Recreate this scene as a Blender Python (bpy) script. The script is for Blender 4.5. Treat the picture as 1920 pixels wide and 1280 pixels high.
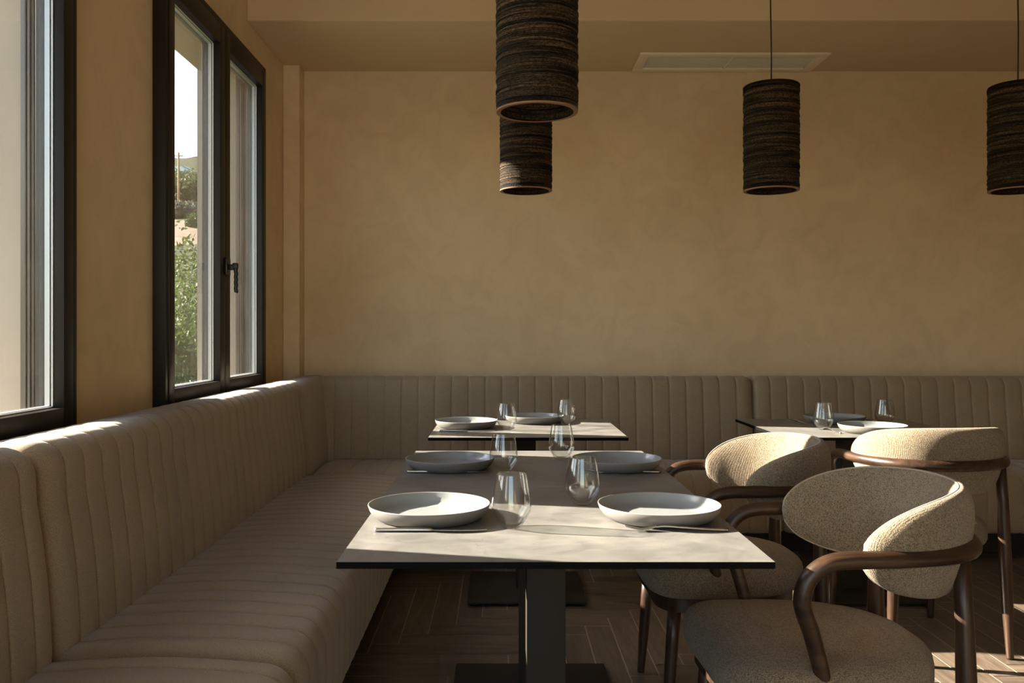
import bpy, bmesh, math, random
from mathutils import Vector, Matrix

random.seed(7)
scene = bpy.context.scene
for o in list(bpy.data.objects):
    bpy.data.objects.remove(o)
col = scene.collection
R = math.radians
PI = math.pi

# ------------------------------------------------------------------ camera
CAM_H = 1.135
cam_d = bpy.data.cameras.new('camera')
cam = bpy.data.objects.new('camera', cam_d)
col.objects.link(cam)
cam.location = (0, 0, CAM_H)
cam.rotation_euler = (R(90), 0, 0)
cam_d.sensor_width = 36.0
cam_d.lens = 36.0 * 1650 / 1920
cam_d.shift_x = (960 - 938) / 1920
cam_d.shift_y = -(640 - 624) / 1920
cam_d.clip_start = 0.05
cam_d.clip_end = 2000
scene.camera = cam

# ------------------------------------------------------------------ world, sun, exposure
SUN_AZ = 0.237          # sunlight travels (+1, -SUN_AZ) in plan
SUN_TAN = 0.43          # tangent of the sun's height
world = bpy.data.worlds.new('sky')
scene.world = world
world.use_nodes = True
wn = world.node_tree
wn.nodes.clear()
w_out = wn.nodes.new('ShaderNodeOutputWorld')
w_bg = wn.nodes.new('ShaderNodeBackground')
w_sky = wn.nodes.new('ShaderNodeTexSky')
w_sky.sky_type = 'NISHITA'
w_sky.sun_disc = False
w_sky.sun_elevation = R(40)
w_sky.sun_rotation = math.atan2(-1, SUN_AZ)
w_sky.altitude = 50
w_sky.air_density = 1.0
w_sky.dust_density = 0.8
w_sky.ozone_density = 1.0
w_bg.inputs['Strength'].default_value = 0.52
w_tint = wn.nodes.new('ShaderNodeMix'); w_tint.data_type = 'RGBA'; w_tint.blend_type = 'MULTIPLY'
w_tint.inputs[0].default_value = 1.0
w_tint.inputs[7].default_value = (1.0, 0.94, 0.84, 1)      # warm haze
wn.links.new(w_sky.outputs[0], w_tint.inputs[6])
wn.links.new(w_tint.outputs[2], w_bg.inputs['Color'])
wn.links.new(w_bg.outputs[0], w_out.inputs['Surface'])

sun_d = bpy.data.lights.new('sun', 'SUN')
sun_d.energy = 25.5
sun_d.angle = R(0.53)
sun_d.color = (1.0, 0.90, 0.745)
sun = bpy.data.objects.new('sun', sun_d)
col.objects.link(sun)
_dir = Vector((1, -SUN_AZ, -SUN_TAN * math.hypot(1, SUN_AZ)))
sun.rotation_euler = _dir.to_track_quat('-Z', 'Y').to_euler()
sun.location = (-30, 8, 14)

scene.view_settings.view_transform = 'Standard'
scene.view_settings.look = 'None'
scene.view_settings.gamma = 1.0
scene.view_settings.use_curve_mapping = False
scene.view_settings.exposure = 0.80
cy = scene.cycles
cy.max_bounces = 14
cy.diffuse_bounces = 7
cy.glossy_bounces = 5
cy.transmission_bounces = 8
cy.transparent_max_bounces = 24
cy.sample_clamp_indirect = 4.0
cy.caustics_reflective = False
cy.caustics_refractive = False
cy.use_denoising = True

# ------------------------------------------------------------------ room numbers (metres)
WX = -1.27            # inner face of the window wall
WT = 0.31             # its thickness
BY = 5.27             # back wall
FY = -1.3             # wall behind the camera
RX = 6.2              # right wall
SOFFIT_Z = 2.70
SOFFIT_Y = 4.412
CEIL_Z = 3.05
TABLE_Z = 0.718
WIN = [(1.166, 2.541), (3.213, 4.589), (-0.881, 0.494)]  # last window is unseen, added for more daylight in the room
WZ0, WZ1 = 0.82, 2.51

# ------------------------------------------------------------------ tagging helpers
def thing(name, label, cat, loc=(0, 0, 0), rz=0.0, group=None, kind=None):
    o = bpy.data.objects.new(name, None)
    o.empty_display_size = 0.1
    col.objects.link(o)
    o.location = loc
    o.rotation_euler = (0, 0, rz)
    tag(o, label, cat, group, kind)
    return o

def tag(o, label=None, cat=None, group=None, kind=None):
    if label: o['label'] = label
    if cat: o['category'] = cat
    if group: o['group'] = group
    if kind: o['kind'] = kind
    return o

def obj(name, bm, mats, parent=None, smooth=True, label=None, angle=None, recalc=True):
    if recalc:
        bmesh.ops.recalc_face_normals(bm, faces=bm.faces)
    me = bpy.data.meshes.new(name)
    for f in bm.faces:
        f.smooth = smooth
    bm.to_mesh(me)
    bm.free()
    if not isinstance(mats, (list, tuple)):
        mats = [mats]
    for m in mats:
        me.materials.append(m)
    if smooth and angle is not None:
        try:
            me.set_sharp_from_angle(angle=R(angle))
        except Exception:
            pass
    o = bpy.data.objects.new(name, me)
    col.objects.link(o)
    if parent is not None:
        o.parent = parent
    if label: o['label'] = label
    return o

def dup(root, loc=None, rz=None, label=None, group=None):
    r = root.copy()
    col.objects.link(r)
    if loc is not None: r.location = loc
    if rz is not None: r.rotation_euler = (0, 0, rz)
    if label: r['label'] = label
    if group: r['group'] = group
    for ch in list(root.children):
        c = ch.copy()
        col.objects.link(c)
        c.parent = r
        for g in list(ch.children):
            d = g.copy()
            col.objects.link(d)
            d.parent = c
    return r

# ------------------------------------------------------------------ mesh helpers
def box(bm, x0, x1, y0, y1, z0, z1, bev=0.0, mi=0, seg=2):
    b2 = bmesh.new()
    vs = [b2.verts.new(p) for p in ((x0,y0,z0),(x1,y0,z0),(x1,y1,z0),(x0,y1,z0),(x0,y0,z1),(x1,y0,z1),(x1,y1,z1),(x0,y1,z1))]
    for f in ((0,3,2,1),(4,5,6,7),(0,1,5,4),(1,2,6,5),(2,3,7,6),(3,0,4,7)):
        b2.faces.new([vs[i] for i in f])
    if bev > 0:
        bmesh.ops.bevel(b2, geom=list(b2.edges), offset=bev, segments=seg, profile=0.5, affect='EDGES')
    merge(bm, b2, mi)

def merge(bm, b2, mi=None):
    b2.verts.index_update()
    m = [bm.verts.new(v.co) for v in b2.verts]
    for f in b2.faces:
        try:
            nf = bm.faces.new([m[v.index] for v in f.verts])
            nf.material_index = f.material_index if mi is None else mi
        except ValueError:
            pass
    b2.free()

def tube(bm, pts, rad, n=14, caps=True, mi=0, flat=1.0):
    """sweep a circle along pts; rad is a number or a list"""
    pts = [Vector(p) for p in pts]
    N = len(pts)
    rr = rad if isinstance(rad, (list, tuple)) else [rad] * N
    t0 = (pts[1] - pts[0]).normalized()
    up = Vector((0, 0, 1)) if abs(t0.z) < 0.9 else Vector((0, 1, 0))
    u = (up - t0 * up.dot(t0)).normalized()
    rings = []
    for i in range(N):
        if i == 0: t = pts[1] - pts[0]
        elif i == N - 1: t = pts[-1] - pts[-2]
        else: t = (pts[i + 1] - pts[i]).normalized() + (pts[i] - pts[i - 1]).normalized()
        t.normalize()
        u = (u - t * u.dot(t)).normalized()
        v = t.cross(u)
        ring = []
        for k in range(n):
            a = 2 * PI * k / n
            ring.append(bm.verts.new(pts[i] + (u * math.cos(a) * flat + v * math.sin(a)) * rr[i]))
        rings.append(ring)
    for i in range(N - 1):
        for k in range(n):
            f = bm.faces.new((rings[i][k], rings[i][(k + 1) % n], rings[i + 1][(k + 1) % n], rings[i + 1][k]))
            f.material_index = mi
    if caps:
        for ring in (rings[0], rings[-1]):
            f = bm.faces.new(ring)
            f.material_index = mi
    return rings

def catmull(P, n=8, closed=False):
    P = [Vector(p) for p in P]
    N = len(P)
    out = []
    rng = range(N) if closed else range(N - 1)
    for i in rng:
        if closed:
            a, b, c, d = P[(i - 1) % N], P[i], P[(i + 1) % N], P[(i + 2) % N]
        else:
            a = P[i - 1] if i > 0 else P[0] * 2 - P[1]
            b, c = P[i], P[i + 1]
            d = P[i + 2] if i + 2 < N else P[-1] * 2 - P[-2]
        for k in range(n):
            t = k / n
            out.append(0.5 * ((2 * b) + (c - a) * t + (2 * a - 5 * b + 4 * c - d) * t * t + (3 * b - a - 3 * c + d) * t ** 3))
    if not closed:
        out.append(P[-1])
    return out

def lathe(bm, prof, n=48, closed=False, cx=0, cy_=0, mi=0, mis=None):
    """prof: list of (r,z); r==0 becomes a pole"""
    rings = []
    for r, z in prof:
        if r < 1e-6:
            rings.append([bm.verts.new((cx, cy_, z))])
        else:
            rings.append([bm.verts.new((cx + r * math.cos(2 * PI * k / n), cy_ + r * math.sin(2 * PI * k / n), z)) for k in range(n)])
    m = len(rings)
    for i in range(m if closed else m - 1):
        a, b = rings[i], rings[(i + 1) % m]
        idx = mis[i] if mis else mi
        if len(a) == 1 and len(b) == 1:
            continue
        for k in range(n):
            k2 = (k + 1) % n
            if len(a) == 1: f = bm.faces.new((a[0], b[k], b[k2]))
            elif len(b) == 1: f = bm.faces.new((a[k], a[k2], b[0]))
            else: f = bm.faces.new((a[k], a[k2], b[k2], b[k]))
            f.material_index = idx

# ------------------------------------------------------------------ materials
def srgb(r, g, b):
    def c(v):
        v /= 255.0
        return v / 12.92 if v <= 0.04045 else ((v + 0.055) / 1.055) ** 2.4
    return (c(r), c(g), c(b), 1.0)

class Mat:
    def __init__(s, name, color=(0.5, 0.5, 0.5, 1), rough=0.6, metal=0.0, spec=0.5):
        s.m = bpy.data.materials.new(name)
        s.m.use_nodes = True
        s.nt = s.m.node_tree
        s.b = s.nt.nodes['Principled BSDF']
        s.out = s.nt.nodes['Material Output']
        s.b.inputs['Base Color'].default_value = color
        s.b.inputs['Roughness'].default_value = rough
        s.b.inputs['Metallic'].default_value = metal
        s.b.inputs['Specular IOR Level'].default_value = spec
    def n(s, t, **kw):
        x = s.nt.nodes.new(t)
        for k, v in kw.items():
            setattr(x, k, v)
        return x
    def l(s, a, b):
        s.nt.links.new(a, b)
    def coords(s, scale=(1, 1, 1), rot=(0, 0, 0), out='Object'):
        tc = s.n('ShaderNodeTexCoord')
        mp = s.n('ShaderNodeMapping')
        mp.inputs['Scale'].default_value = scale
        mp.inputs['Rotation'].default_value = rot
        s.l(tc.outputs[out], mp.inputs['Vector'])
        return mp.outputs[0]
    def noise(s, vec, scale, detail=4, rough=0.5, dist=0.0):
        t = s.n('ShaderNodeTexNoise')
        t.inputs['Scale'].default_value = scale
        t.inputs['Detail'].default_value = detail
        t.inputs['Roughness'].default_value = rough
        t.inputs['Distortion'].default_value = dist
        if vec: s.l(vec, t.inputs['Vector'])
        return t.outputs[0]
    def ramp(s, fac, stops):
        r = s.n('ShaderNodeValToRGB')
        el = r.color_ramp.elements
        el[0].position, el[0].color = stops[0]
        el[1].position, el[1].color = stops[-1]
        for p, c in stops[1:-1]:
            e = el.new(p)
            e.color = c
        s.l(fac, r.inputs[0])
        return r.outputs[0]
    def mix(s, fac, a, b, mode='MIX'):
        x = s.n('ShaderNodeMix', data_type='RGBA', blend_type=mode)
        for inp, v in ((x.inputs[0], fac), (x.inputs[6], a), (x.inputs[7], b)):
            if hasattr(v, 'is_linked') or hasattr(v, 'links'): s.l(v, inp)
            else: inp.default_value = v
        return x.outputs[2]
    def math(s, op, a, b=None, c=None):
        x = s.n('ShaderNodeMath', operation=op)
        for i, v in enumerate((a, b, c)):
            if v is None: continue
            if hasattr(v, 'links'): s.l(v, x.inputs[i])
            else: x.inputs[i].default_value = v
        return x.outputs[0]
    def color(s, sock): s.l(sock, s.b.inputs['Base Color'])
    def rough(s, sock): s.l(sock, s.b.inputs['Roughness'])
    def bump(s, h, strength=0.3, dist=0.01):
        x = s.n('ShaderNodeBump')
        x.inputs['Strength'].default_value = strength
        x.inputs['Distance'].default_value = dist
        s.l(h, x.inputs['Height'])
        s.l(x.outputs[0], s.b.inputs['Normal'])

def lin(r, g, b): return (r, g, b, 1.0)

# limewashed plaster
m = Mat('plaster', rough=0.85, spec=0.2)
v = m.coords()
n1 = m.noise(v, 1.1, 5, 0.55, 0.6)
n2 = m.noise(v, 5.0, 6, 0.6, 1.2)
n3 = m.noise(v, 60, 3)
c = m.ramp(n1, [(0.3, lin(0.65, 0.51, 0.325)), (0.5, lin(0.70, 0.56, 0.365)), (0.72, lin(0.735, 0.595, 0.40))])
c2 = m.ramp(n2, [(0.32, lin(0.92, 0.91, 0.90)), (0.55, lin(1, 1, 1)), (0.75, lin(1.04, 1.03, 1.02))])
m.color(m.mix(1.0, c, c2, 'MULTIPLY'))
m.bump(m.math('ADD', m.math('MULTIPLY', n2, 0.7), m.math('MULTIPLY', n3, 0.15)), 0.25, 0.004)
M_plaster = m.m

m = Mat('ceiling_paint', lin(0.56, 0.44, 0.285), rough=0.85, spec=0.2)
v = m.coords(); n1 = m.noise(v, 1.0, 4)
m.color(m.ramp(n1, [(0.3, lin(0.60, 0.475, 0.305)), (0.7, lin(0.645, 0.515, 0.335))]))
M_ceil = m.m

m = Mat('outer_render', rough=0.9, spec=0.2)
v = m.coords(); n1 = m.noise(v, 2.0, 5)
m.color(m.ramp(n1, [(0.3, lin(0.50, 0.43, 0.345)), (0.7, lin(0.54, 0.47, 0.38))]))
M_render = m.m

m = Mat('window_frame_paint', lin(0.011, 0.0085, 0.006), rough=0.45, spec=0.3)
M_frame = m.m
m = Mat('gasket_rubber', lin(0.006, 0.006, 0.006), rough=0.5)
M_gasket = m.m
m = Mat('grey_aluminium', lin(0.12, 0.11, 0.095), rough=0.4, metal=0.3)
M_alu = m.m
m = Mat('pale_aluminium', lin(0.62, 0.63, 0.62), rough=0.35, metal=0.3)
M_alu2 = m.m
m = Mat('handle_black', lin(0.008, 0.008, 0.008), rough=0.38)
M_handle = m.m

def thin_glass(name, refl=1.0, tint=(1, 1, 1, 1), base=0.0, dirt=0.0):
    m = Mat(name)
    tr = m.n('ShaderNodeBsdfTransparent'); tr.inputs[0].default_value = tint
    gl = m.n('ShaderNodeBsdfGlossy'); gl.inputs['Roughness'].default_value = 0.0
    fr = m.n('ShaderNodeFresnel'); fr.inputs[0].default_value = 1.5
    # light path free: Fresnel weight of a thin sheet; works from both sides
    geo = m.n('ShaderNodeNewGeometry')
    dot = m.n('ShaderNodeVectorMath', operation='DOT_PRODUCT')
    m.l(geo.outputs['Normal'], dot.inputs[0]); m.l(geo.outputs['Incoming'], dot.inputs[1])
    a = m.math('ABSOLUTE', dot.outputs['Value'])
    p = m.math('POWER', m.math('SUBTRACT', 1.0, a), 5.0)
    f = m.math('MULTIPLY', m.math('ADD', m.math('MULTIPLY', p, 0.95), 0.045 + base), refl)
    mx = m.n('ShaderNodeMixShader')
    m.l(f, mx.inputs[0]); m.l(tr.outputs[0], mx.inputs[1]); m.l(gl.outputs[0], mx.inputs[2])
    last = mx.outputs[0]
    if dirt > 0:
        df = m.n('ShaderNodeBsdfDiffuse'); df.inputs[0].default_value = (0.7, 0.7, 0.7, 1)
        v = m.coords((1, 1, 0.25))
        nz = m.noise(v, 14, 6, 0.65, 1.5)
        k = m.math('MULTIPLY', m.ramp(nz, [(0.45, lin(0.1, 0.1, 0.1)), (0.8, lin(1, 1, 1))]), dirt)
        m2 = m.n('ShaderNodeMixShader')
        m.l(k, m2.inputs[0]); m.l(last, m2.inputs[1]); m.l(df.outputs[0], m2.inputs[2])
        last = m2.outputs[0]
    m.l(last, m.out.inputs['Surface'])
    return m
M_pane = thin_glass('window_glass', 1.1, dirt=0.018).m
M_tumbler = thin_glass('tumbler_glass', 1.5, (0.955, 0.96, 0.955, 1)).m

# banquette cloth
def cloth(name, dark, light, sc=900, big=3.0, bumpd=0.0012, str_=0.5):
    m = Mat(name, rough=0.95, spec=0.15)
    v = m.coords()
    n1 = m.noise(v, sc, 2, 0.6)
    n2 = m.noise(v, big, 3)
    c = m.ramp(n1, [(0.35, dark), (0.65, light)])
    k = m.ramp(n2, [(0.3, lin(0.93, 0.93, 0.93)), (0.7, lin(1.05, 1.05, 1.05))])
    m.color(m.mix(1.0, c, k, 'MULTIPLY'))
    m.bump(n1, str_, bumpd)
    m.b.inputs['Sheen Weight'].default_value = 0.25
    m.b.inputs['Sheen Roughness'].default_value = 0.5
    return m.m
M_banq = cloth('banquette_cloth', lin(0.245, 0.190, 0.122), lin(0.35, 0.28, 0.188), 420)

# tweed of the chairs
m = Mat('chair_tweed', rough=0.95, spec=0.12)
v = m.coords()
vo = m.n('ShaderNodeTexVoronoi'); vo.inputs['Scale'].default_value = 500; vo.inputs['Randomness'].default_value = 0.75
m.l(v, vo.inputs['Vector'])
sep = m.n('ShaderNodeSeparateColor'); m.l(vo.outputs['Color'], sep.inputs[0])
c = m.ramp(sep.outputs[0], [(0.0, lin(0.15, 0.110, 0.068)), (0.18, lin(0.22, 0.168, 0.108)), (0.4, lin(0.295, 0.232, 0.155)), (1.0, lin(0.37, 0.30, 0.21))])
edge = m.ramp(vo.outputs['Distance'], [(0.35, lin(1, 1, 1)), (0.75, lin(0.62, 0.58, 0.53))])
n2 = m.noise(v, 9, 3)
k = m.ramp(n2, [(0.3, lin(0.92, 0.92, 0.92)), (0.7, lin(1.06, 1.06, 1.06))])
m.color(m.mix(1.0, m.mix(1.0, c, edge, 'MULTIPLY'), k, 'MULTIPLY'))
wv = m.coords((1, 1, 1), (0.0, 0.0, 0.6))
sx = m.n('ShaderNodeSeparateXYZ'); m.l(wv, sx.inputs[0])
g1 = m.math('SINE', m.math('MULTIPLY', m.math('ADD', sx.outputs[0], sx.outputs[2]), 1150.0))
g2 = m.math('SINE', m.math('MULTIPLY', m.math('SUBTRACT', sx.outputs[1], sx.outputs[2]), 1150.0))
grain = m.math('MULTIPLY', m.math('MULTIPLY', g1, g2), 0.35)
m.bump(m.math('ADD', m.math('SUBTRACT', 1.0, vo.outputs['Distance']), grain), 0.8, 0.0020)
m.b.inputs['Sheen Weight'].default_value = 0.2
M_tweed = m.m
M_seam = cloth('seam_thread', lin(0.30, 0.24, 0.165), lin(0.42, 0.35, 0.26), 600)

# dark walnut
def wood(name, d, mcol, l, along=2):
    m = Mat(name, rough=0.38, spec=0.45)
    sc = [26, 26, 26]; sc[along] = 2.2
    v = m.coords(tuple(sc))
    n1 = m.noise(v, 1.6, 5, 0.6, 0.8)
    n2 = m.noise(v, 9, 4, 0.6)
    c = m.ramp(n1, [(0.3, d), (0.5, mcol), (0.72, l)])
    k = m.ramp(n2, [(0.35, lin(0.72, 0.70, 0.68)), (0.6, lin(1, 1, 1))])
    m.color(m.mix(1.0, c, k, 'MULTIPLY'))
    m.bump(n2, 0.15, 0.001)
    return m.m
M_wood = wood('walnut_leg', lin(0.022, 0.011, 0.006), lin(0.043, 0.022, 0.012), lin(0.080, 0.041, 0.022), 2)
M_woodr = wood('walnut_rail', lin(0.022, 0.011, 0.006), lin(0.043, 0.022, 0.012), lin(0.080, 0.041, 0.022), 1)

# stone-look table top
m = Mat('stone_laminate', rough=0.42, spec=0.4)
v = m.n('ShaderNodeNewGeometry').outputs['Position']
n1 = m.noise(v, 2.6, 6, 0.6, 1.4)
n2 = m.noise(v, 14, 6, 0.65, 0.5)
n3 = m.noise(v, 3.4, 3, 0.5, 2.6)
c = m.ramp(n1, [(0.30, lin(0.125, 0.120, 0.110)), (0.5, lin(0.175, 0.169, 0.155)), (0.7, lin(0.225, 0.217, 0.198))])
k = m.ramp(n2, [(0.3, lin(0.74, 0.74, 0.75)), (0.55, lin(1, 1, 1)), (0.8, lin(1.10, 1.09, 1.07))])
vein = m.ramp(m.math('ABSOLUTE', m.math('SUBTRACT', n3, 0.56)), [(0.0, lin(0.45, 0.42, 0.40)), (0.0022, lin(1, 1, 1))])
m.color(m.mix(0.55, m.mix(1.0, c, k, 'MULTIPLY'), m.mix(1.0, m.mix(1.0, c, k, 'MULTIPLY'), vein, 'MULTIPLY')))
m.rough(m.ramp(n2, [(0.3, lin(0.36, 0.36, 0.36)), (0.7, lin(0.5, 0.5, 0.5))]))
m.bump(n2, 0.1, 0.001)
M_stone = m.m
M_core = Mat('black_core', lin(0.003, 0.003, 0.003), rough=0.7, spec=0.08).m
M_ped = Mat('pedestal_paint', lin(0.030, 0.026, 0.020), rough=0.6, spec=0.12).m
M_foot = Mat('black_glide', lin(0.01, 0.01, 0.01), rough=0.5).m

# crockery, cutlery
m = Mat('plate_glaze', lin(0.27, 0.285, 0.285), rough=0.16, spec=0.5)
M_plate = m.m
m = Mat('plate_matte_outside', lin(0.20, 0.188, 0.168), rough=0.5, spec=0.35)
M_plate_out = m.m
m = Mat('steel', lin(0.55, 0.53, 0.50), rough=0.28, metal=1.0)
M_steel = m.m

# lamps
m = Mat('stacked_cardboard', rough=0.85, spec=0.15)
v = m.coords((1, 1, 1))
v2 = m.coords((2.5, 2.5, 85))
nl = m.noise(v2, 1.0, 4, 0.7, 0.4)
nf = m.noise(m.coords((150, 150, 260)), 1.0, 2, 0.6)
c = m.ramp(nl, [(0.38, lin(0.005, 0.003, 0.002)), (0.5, lin(0.036, 0.023, 0.013)), (0.66, lin(0.14, 0.088, 0.050))])
k = m.ramp(nf, [(0.42, lin(0.35, 0.33, 0.30)), (0.58, lin(1.1, 1.1, 1.1))])
m.color(m.mix(1.0, c, k, 'MULTIPLY'))
m.bump(nf, 0.9, 0.003)
M_card = m.m
M_cardrim = Mat('cut_cardboard_rim', lin(0.24, 0.135, 0.075), rough=0.8, spec=0.2).m
M_cable = Mat('black_cable', lin(0.008, 0.007, 0.006), rough=0.5).m
M_vent = Mat('vent_white', lin(0.80, 0.72, 0.58), rough=0.5, spec=0.4).m
M_ventin = Mat('vent_filter', lin(0.62, 0.58, 0.49), rough=0.8, spec=0.2).m

# floor planks
m = Mat('floor_plank', rough=0.4, spec=0.4)
at = m.n('ShaderNodeAttribute', attribute_name='tone')
dirn = m.n('ShaderNodeAttribute', attribute_name='grain')
va = m.coords((2.2, 26, 1)); vb = m.coords((26, 2.2, 1))
na = m.noise(va, 1.8, 6, 0.65, 0.6); nb = m.noise(vb, 1.8, 6, 0.65, 0.6)
nmix = m.n('ShaderNodeMix', data_type='FLOAT')
m.l(dirn.outputs['Fac'], nmix.inputs[0]); m.l(na, nmix.inputs[2]); m.l(nb, nmix.inputs[3])
c = m.ramp(nmix.outputs[0], [(0.28, lin(0.085, 0.064, 0.046)), (0.5, lin(0.135, 0.102, 0.074)), (0.75, lin(0.20, 0.155, 0.115))])
k = m.ramp(at.outputs['Fac'], [(0.0, lin(0.78, 0.77, 0.76)), (1.0, lin(1.15, 1.15, 1.15))])
m.color(m.mix(1.0, c, k, 'MULTIPLY'))
m.bump(nmix.outputs[0], 0.12, 0.002)
M_floor = m.m
M_grout = Mat('grout', lin(0.46, 0.39, 0.31), rough=0.85, spec=0.2).m
M_plinth = Mat('plinth_black', lin(0.008, 0.007, 0.006), rough=0.7).m

# outdoors
def leafmat(name, a, b, c_):
    m = Mat(name, rough=0.6, spec=0.3)
    rnd = m.n('ShaderNodeNewGeometry')
    r = m.ramp(rnd.outputs['Random Per Island'], [(0.0, a), (0.5, b), (1.0, c_)])
    m.color(r)
    tl = m.n('ShaderNodeBsdfTranslucent'); m.l(r, tl.inputs[0])
    mx = m.n('ShaderNodeMixShader'); mx.inputs[0].default_value = 0.35
    m.l(m.b.outputs[0], mx.inputs[1]); m.l(tl.outputs[0], mx.inputs[2])
    m.l(mx.outputs[0], m.out.inputs['Surface'])
    return m.m
M_leaf = leafmat('bright_leaves', lin(0.022, 0.045, 0.008), lin(0.055, 0.095, 0.017), lin(0.12, 0.165, 0.04))
M_leafd = leafmat('wood_leaves', lin(0.035, 0.05, 0.018), lin(0.065, 0.085, 0.03), lin(0.12, 0.135, 0.055))
M_leafo = leafmat('olive_leaves', lin(0.06, 0.066, 0.045), lin(0.095, 0.10, 0.072), lin(0.15, 0.155, 0.11))
M_trunk = Mat('bark', lin(0.12, 0.08, 0.05), rough=0.9).m
M_pole = Mat('pole_wood', lin(0.32, 0.18, 0.10), rough=0.8).m
M_sheet = Mat('greenhouse_sheet', lin(0.75, 0.76, 0.76), rough=0.5).m
M_rock = Mat('stone', lin(0.38, 0.33, 0.27), rough=0.9).m
m = Mat('hillside', rough=0.95, spec=0.1)
v = m.coords()
n1 = m.noise(v, 0.12, 6, 0.6); n2 = m.noise(v, 1.5, 5, 0.6)
sepx = m.n('ShaderNodeSeparateXYZ'); tcx = m.n('ShaderNodeTexCoord'); m.l(tcx.outputs['Object'], sepx.inputs[0])
green = m.ramp(n2, [(0.3, lin(0.035, 0.045, 0.016)), (0.7, lin(0.095, 0.10, 0.042))])
soil = m.ramp(n2, [(0.3, lin(0.20, 0.14, 0.09)), (0.6, lin(0.29, 0.22, 0.155)), (0.75, lin(0.33, 0.30, 0.27))])
yy = m.math('ADD', sepx.outputs[1], m.math('MULTIPLY', m.math('SUBTRACT', n1, 0.5), 12.0))
d_ = m.math('ABSOLUTE', m.math('SUBTRACT', yy, 46.0))
mask = m.math('LESS_THAN', d_, 9.0)
m.color(m.mix(mask, green, soil))
M_hill = m.m

# ------------------------------------------------------------------ floor: herringbone planks laid square to the room
def build_floor():
    bm = bmesh.new()
    t_tone = bm.faces.layers.float.new('tone')
    t_gr = bm.faces.layers.float.new('grain')
    x0, x1, y0, y1 = WX - WT, RX + 0.1, FY - 0.1, BY + 0.12
    f = bm.faces.new([bm.verts.new(p) for p in ((x0, y0, -0.0015), (x1, y0, -0.0015), (x1, y1, -0.0015), (x0, y1, -0.0015))])
    f.material_index = 1
    for e in ((x0, y0), (x1, y1)): pass
    W, n, g = 0.1, 6, 0.0022
    ox, oy = 0.028, 0.012
    rr = random.Random(3)
    for b in range(-14, 15):
        for a in range(-90, 91):
            for kind in (0, 1):
                X = (a + b * n) * W + ox; Y = (a - b * n) * W + oy
                if kind == 0: q = (X, X + n * W, Y, Y + W)
                else: q = (X, X + W, Y + W, Y + W + n * W)
                if q[1] < x0 or q[0] > x1 or q[3] < y0 or q[2] > y1: continue
                qx0, qx1 = max(q[0] + g, x0), min(q[1] - g, x1)
                qy0, qy1 = max(q[2] + g, y0), min(q[3] - g, y1)
                if qx1 <= qx0 or qy1 <= qy0: continue
                f = bm.faces.new([bm.verts.new(p) for p in ((qx0, qy0, 0), (qx1, qy0, 0), (qx1, qy1, 0), (qx0, qy1, 0))])
                f[t_tone] = rr.random()
                f[t_gr] = float(kind)
    # underside slab so the floor is a solid
    box(bm, x0, x1, y0, y1, -0.2, -0.01, mi=1)
    o = obj('floor', bm, [M_floor, M_grout], smooth=False, recalc=False)
    tag(o, kind='structure')
build_floor()

# ------------------------------------------------------------------ walls
def build_window_wall():
    bm = bmesh.new()
    def wall(y0, y1, z0, z1):
        box(bm, WX - WT, WX, y0, y1, z0, z1)
    ws = sorted(WIN)
    y = FY - 0.1
    top = CEIL_Z + 0.2
    for (a, b) in ws:
        a2, b2 = a - 0.0, b + 0.0
        wall(y, a2, -0.6, top)
        wall(a2, b2, -0.6, WZ0)
        wall(a2, b2, WZ1, top)
        y = b2
    wall(y, BY + 0.35, -0.6, top)
    # outer face gets the exterior render
    for f in bm.faces:
        c_ = f.calc_center_median()
        f.material_index = 1 if (c_.x < WX - 0.02) else 0
    # jamb faces are outdoors beyond the frames
    o = obj('wall_left', bm, [M_plaster, M_render], smooth=False)
    tag(o, kind='structure')
build_window_wall()

bm = bmesh.new()
box(bm, WX, RX + 0.2, BY, BY + 0.3, -0.6, CEIL_Z + 0.2)
tag(obj('wall_back', bm, M_plaster, smooth=False), kind='structure')
bm = bmesh.new()
box(bm, WX, -1.172, 5.135, BY, 0, SOFFIT_Z, bev=0.006)
tag(obj('wall_corner_pilaster', bm, M_plaster, smooth=False), kind='structure')
bm = bmesh.new()
box(bm, RX, RX + 0.2, FY - 0.2, BY, -0.6, CEIL_Z + 0.2)
tag(obj('wall_right', bm, M_plaster, smooth=False), kind='structure')
# wall behind the camera; its unseen opening is added to let daylight in
bm = bmesh.new()
FO = [(-1.1, 0.6)]
box(bm, WX, FO[0][0], FY - 0.25, FY, -0.6, CEIL_Z + 0.2)
box(bm, FO[0][1], RX, FY - 0.25, FY, -0.6, CEIL_Z + 0.2)
for a, b in FO:
    box(bm, a, b, FY - 0.25, FY, 2.35, CEIL_Z + 0.2)
    box(bm, a, b, FY - 0.25, FY, -0.6, 0.0)
tag(obj('wall_front', bm, M_plaster, smooth=False), kind='structure')

bm = bmesh.new()
box(bm, WX, RX, FY, SOFFIT_Y, CEIL_Z, CEIL_Z + 0.2)
tag(obj('ceiling', bm, M_ceil, smooth=False), kind='structure')
bm = bmesh.new()
box(bm, WX, RX, SOFFIT_Y, BY, SOFFIT_Z, CEIL_Z + 0.2, bev=0.004)
tag(obj('ceiling_soffit', bm, M_ceil, smooth=False), kind='structure')
# small dark screw head under the soffit edge
# unseen pale slab added outside the opening to bounce sunlight onto the back wall
bm = bmesh.new()
box(bm, -3.0, 14.0, -16.0, FY - 0.25, -0.5, -0.02)
tag(obj('bounce_slab', bm, Mat('bounce_slab_pale', lin(0.62, 0.56, 0.47), rough=0.8).m, smooth=False), kind='structure')
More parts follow.
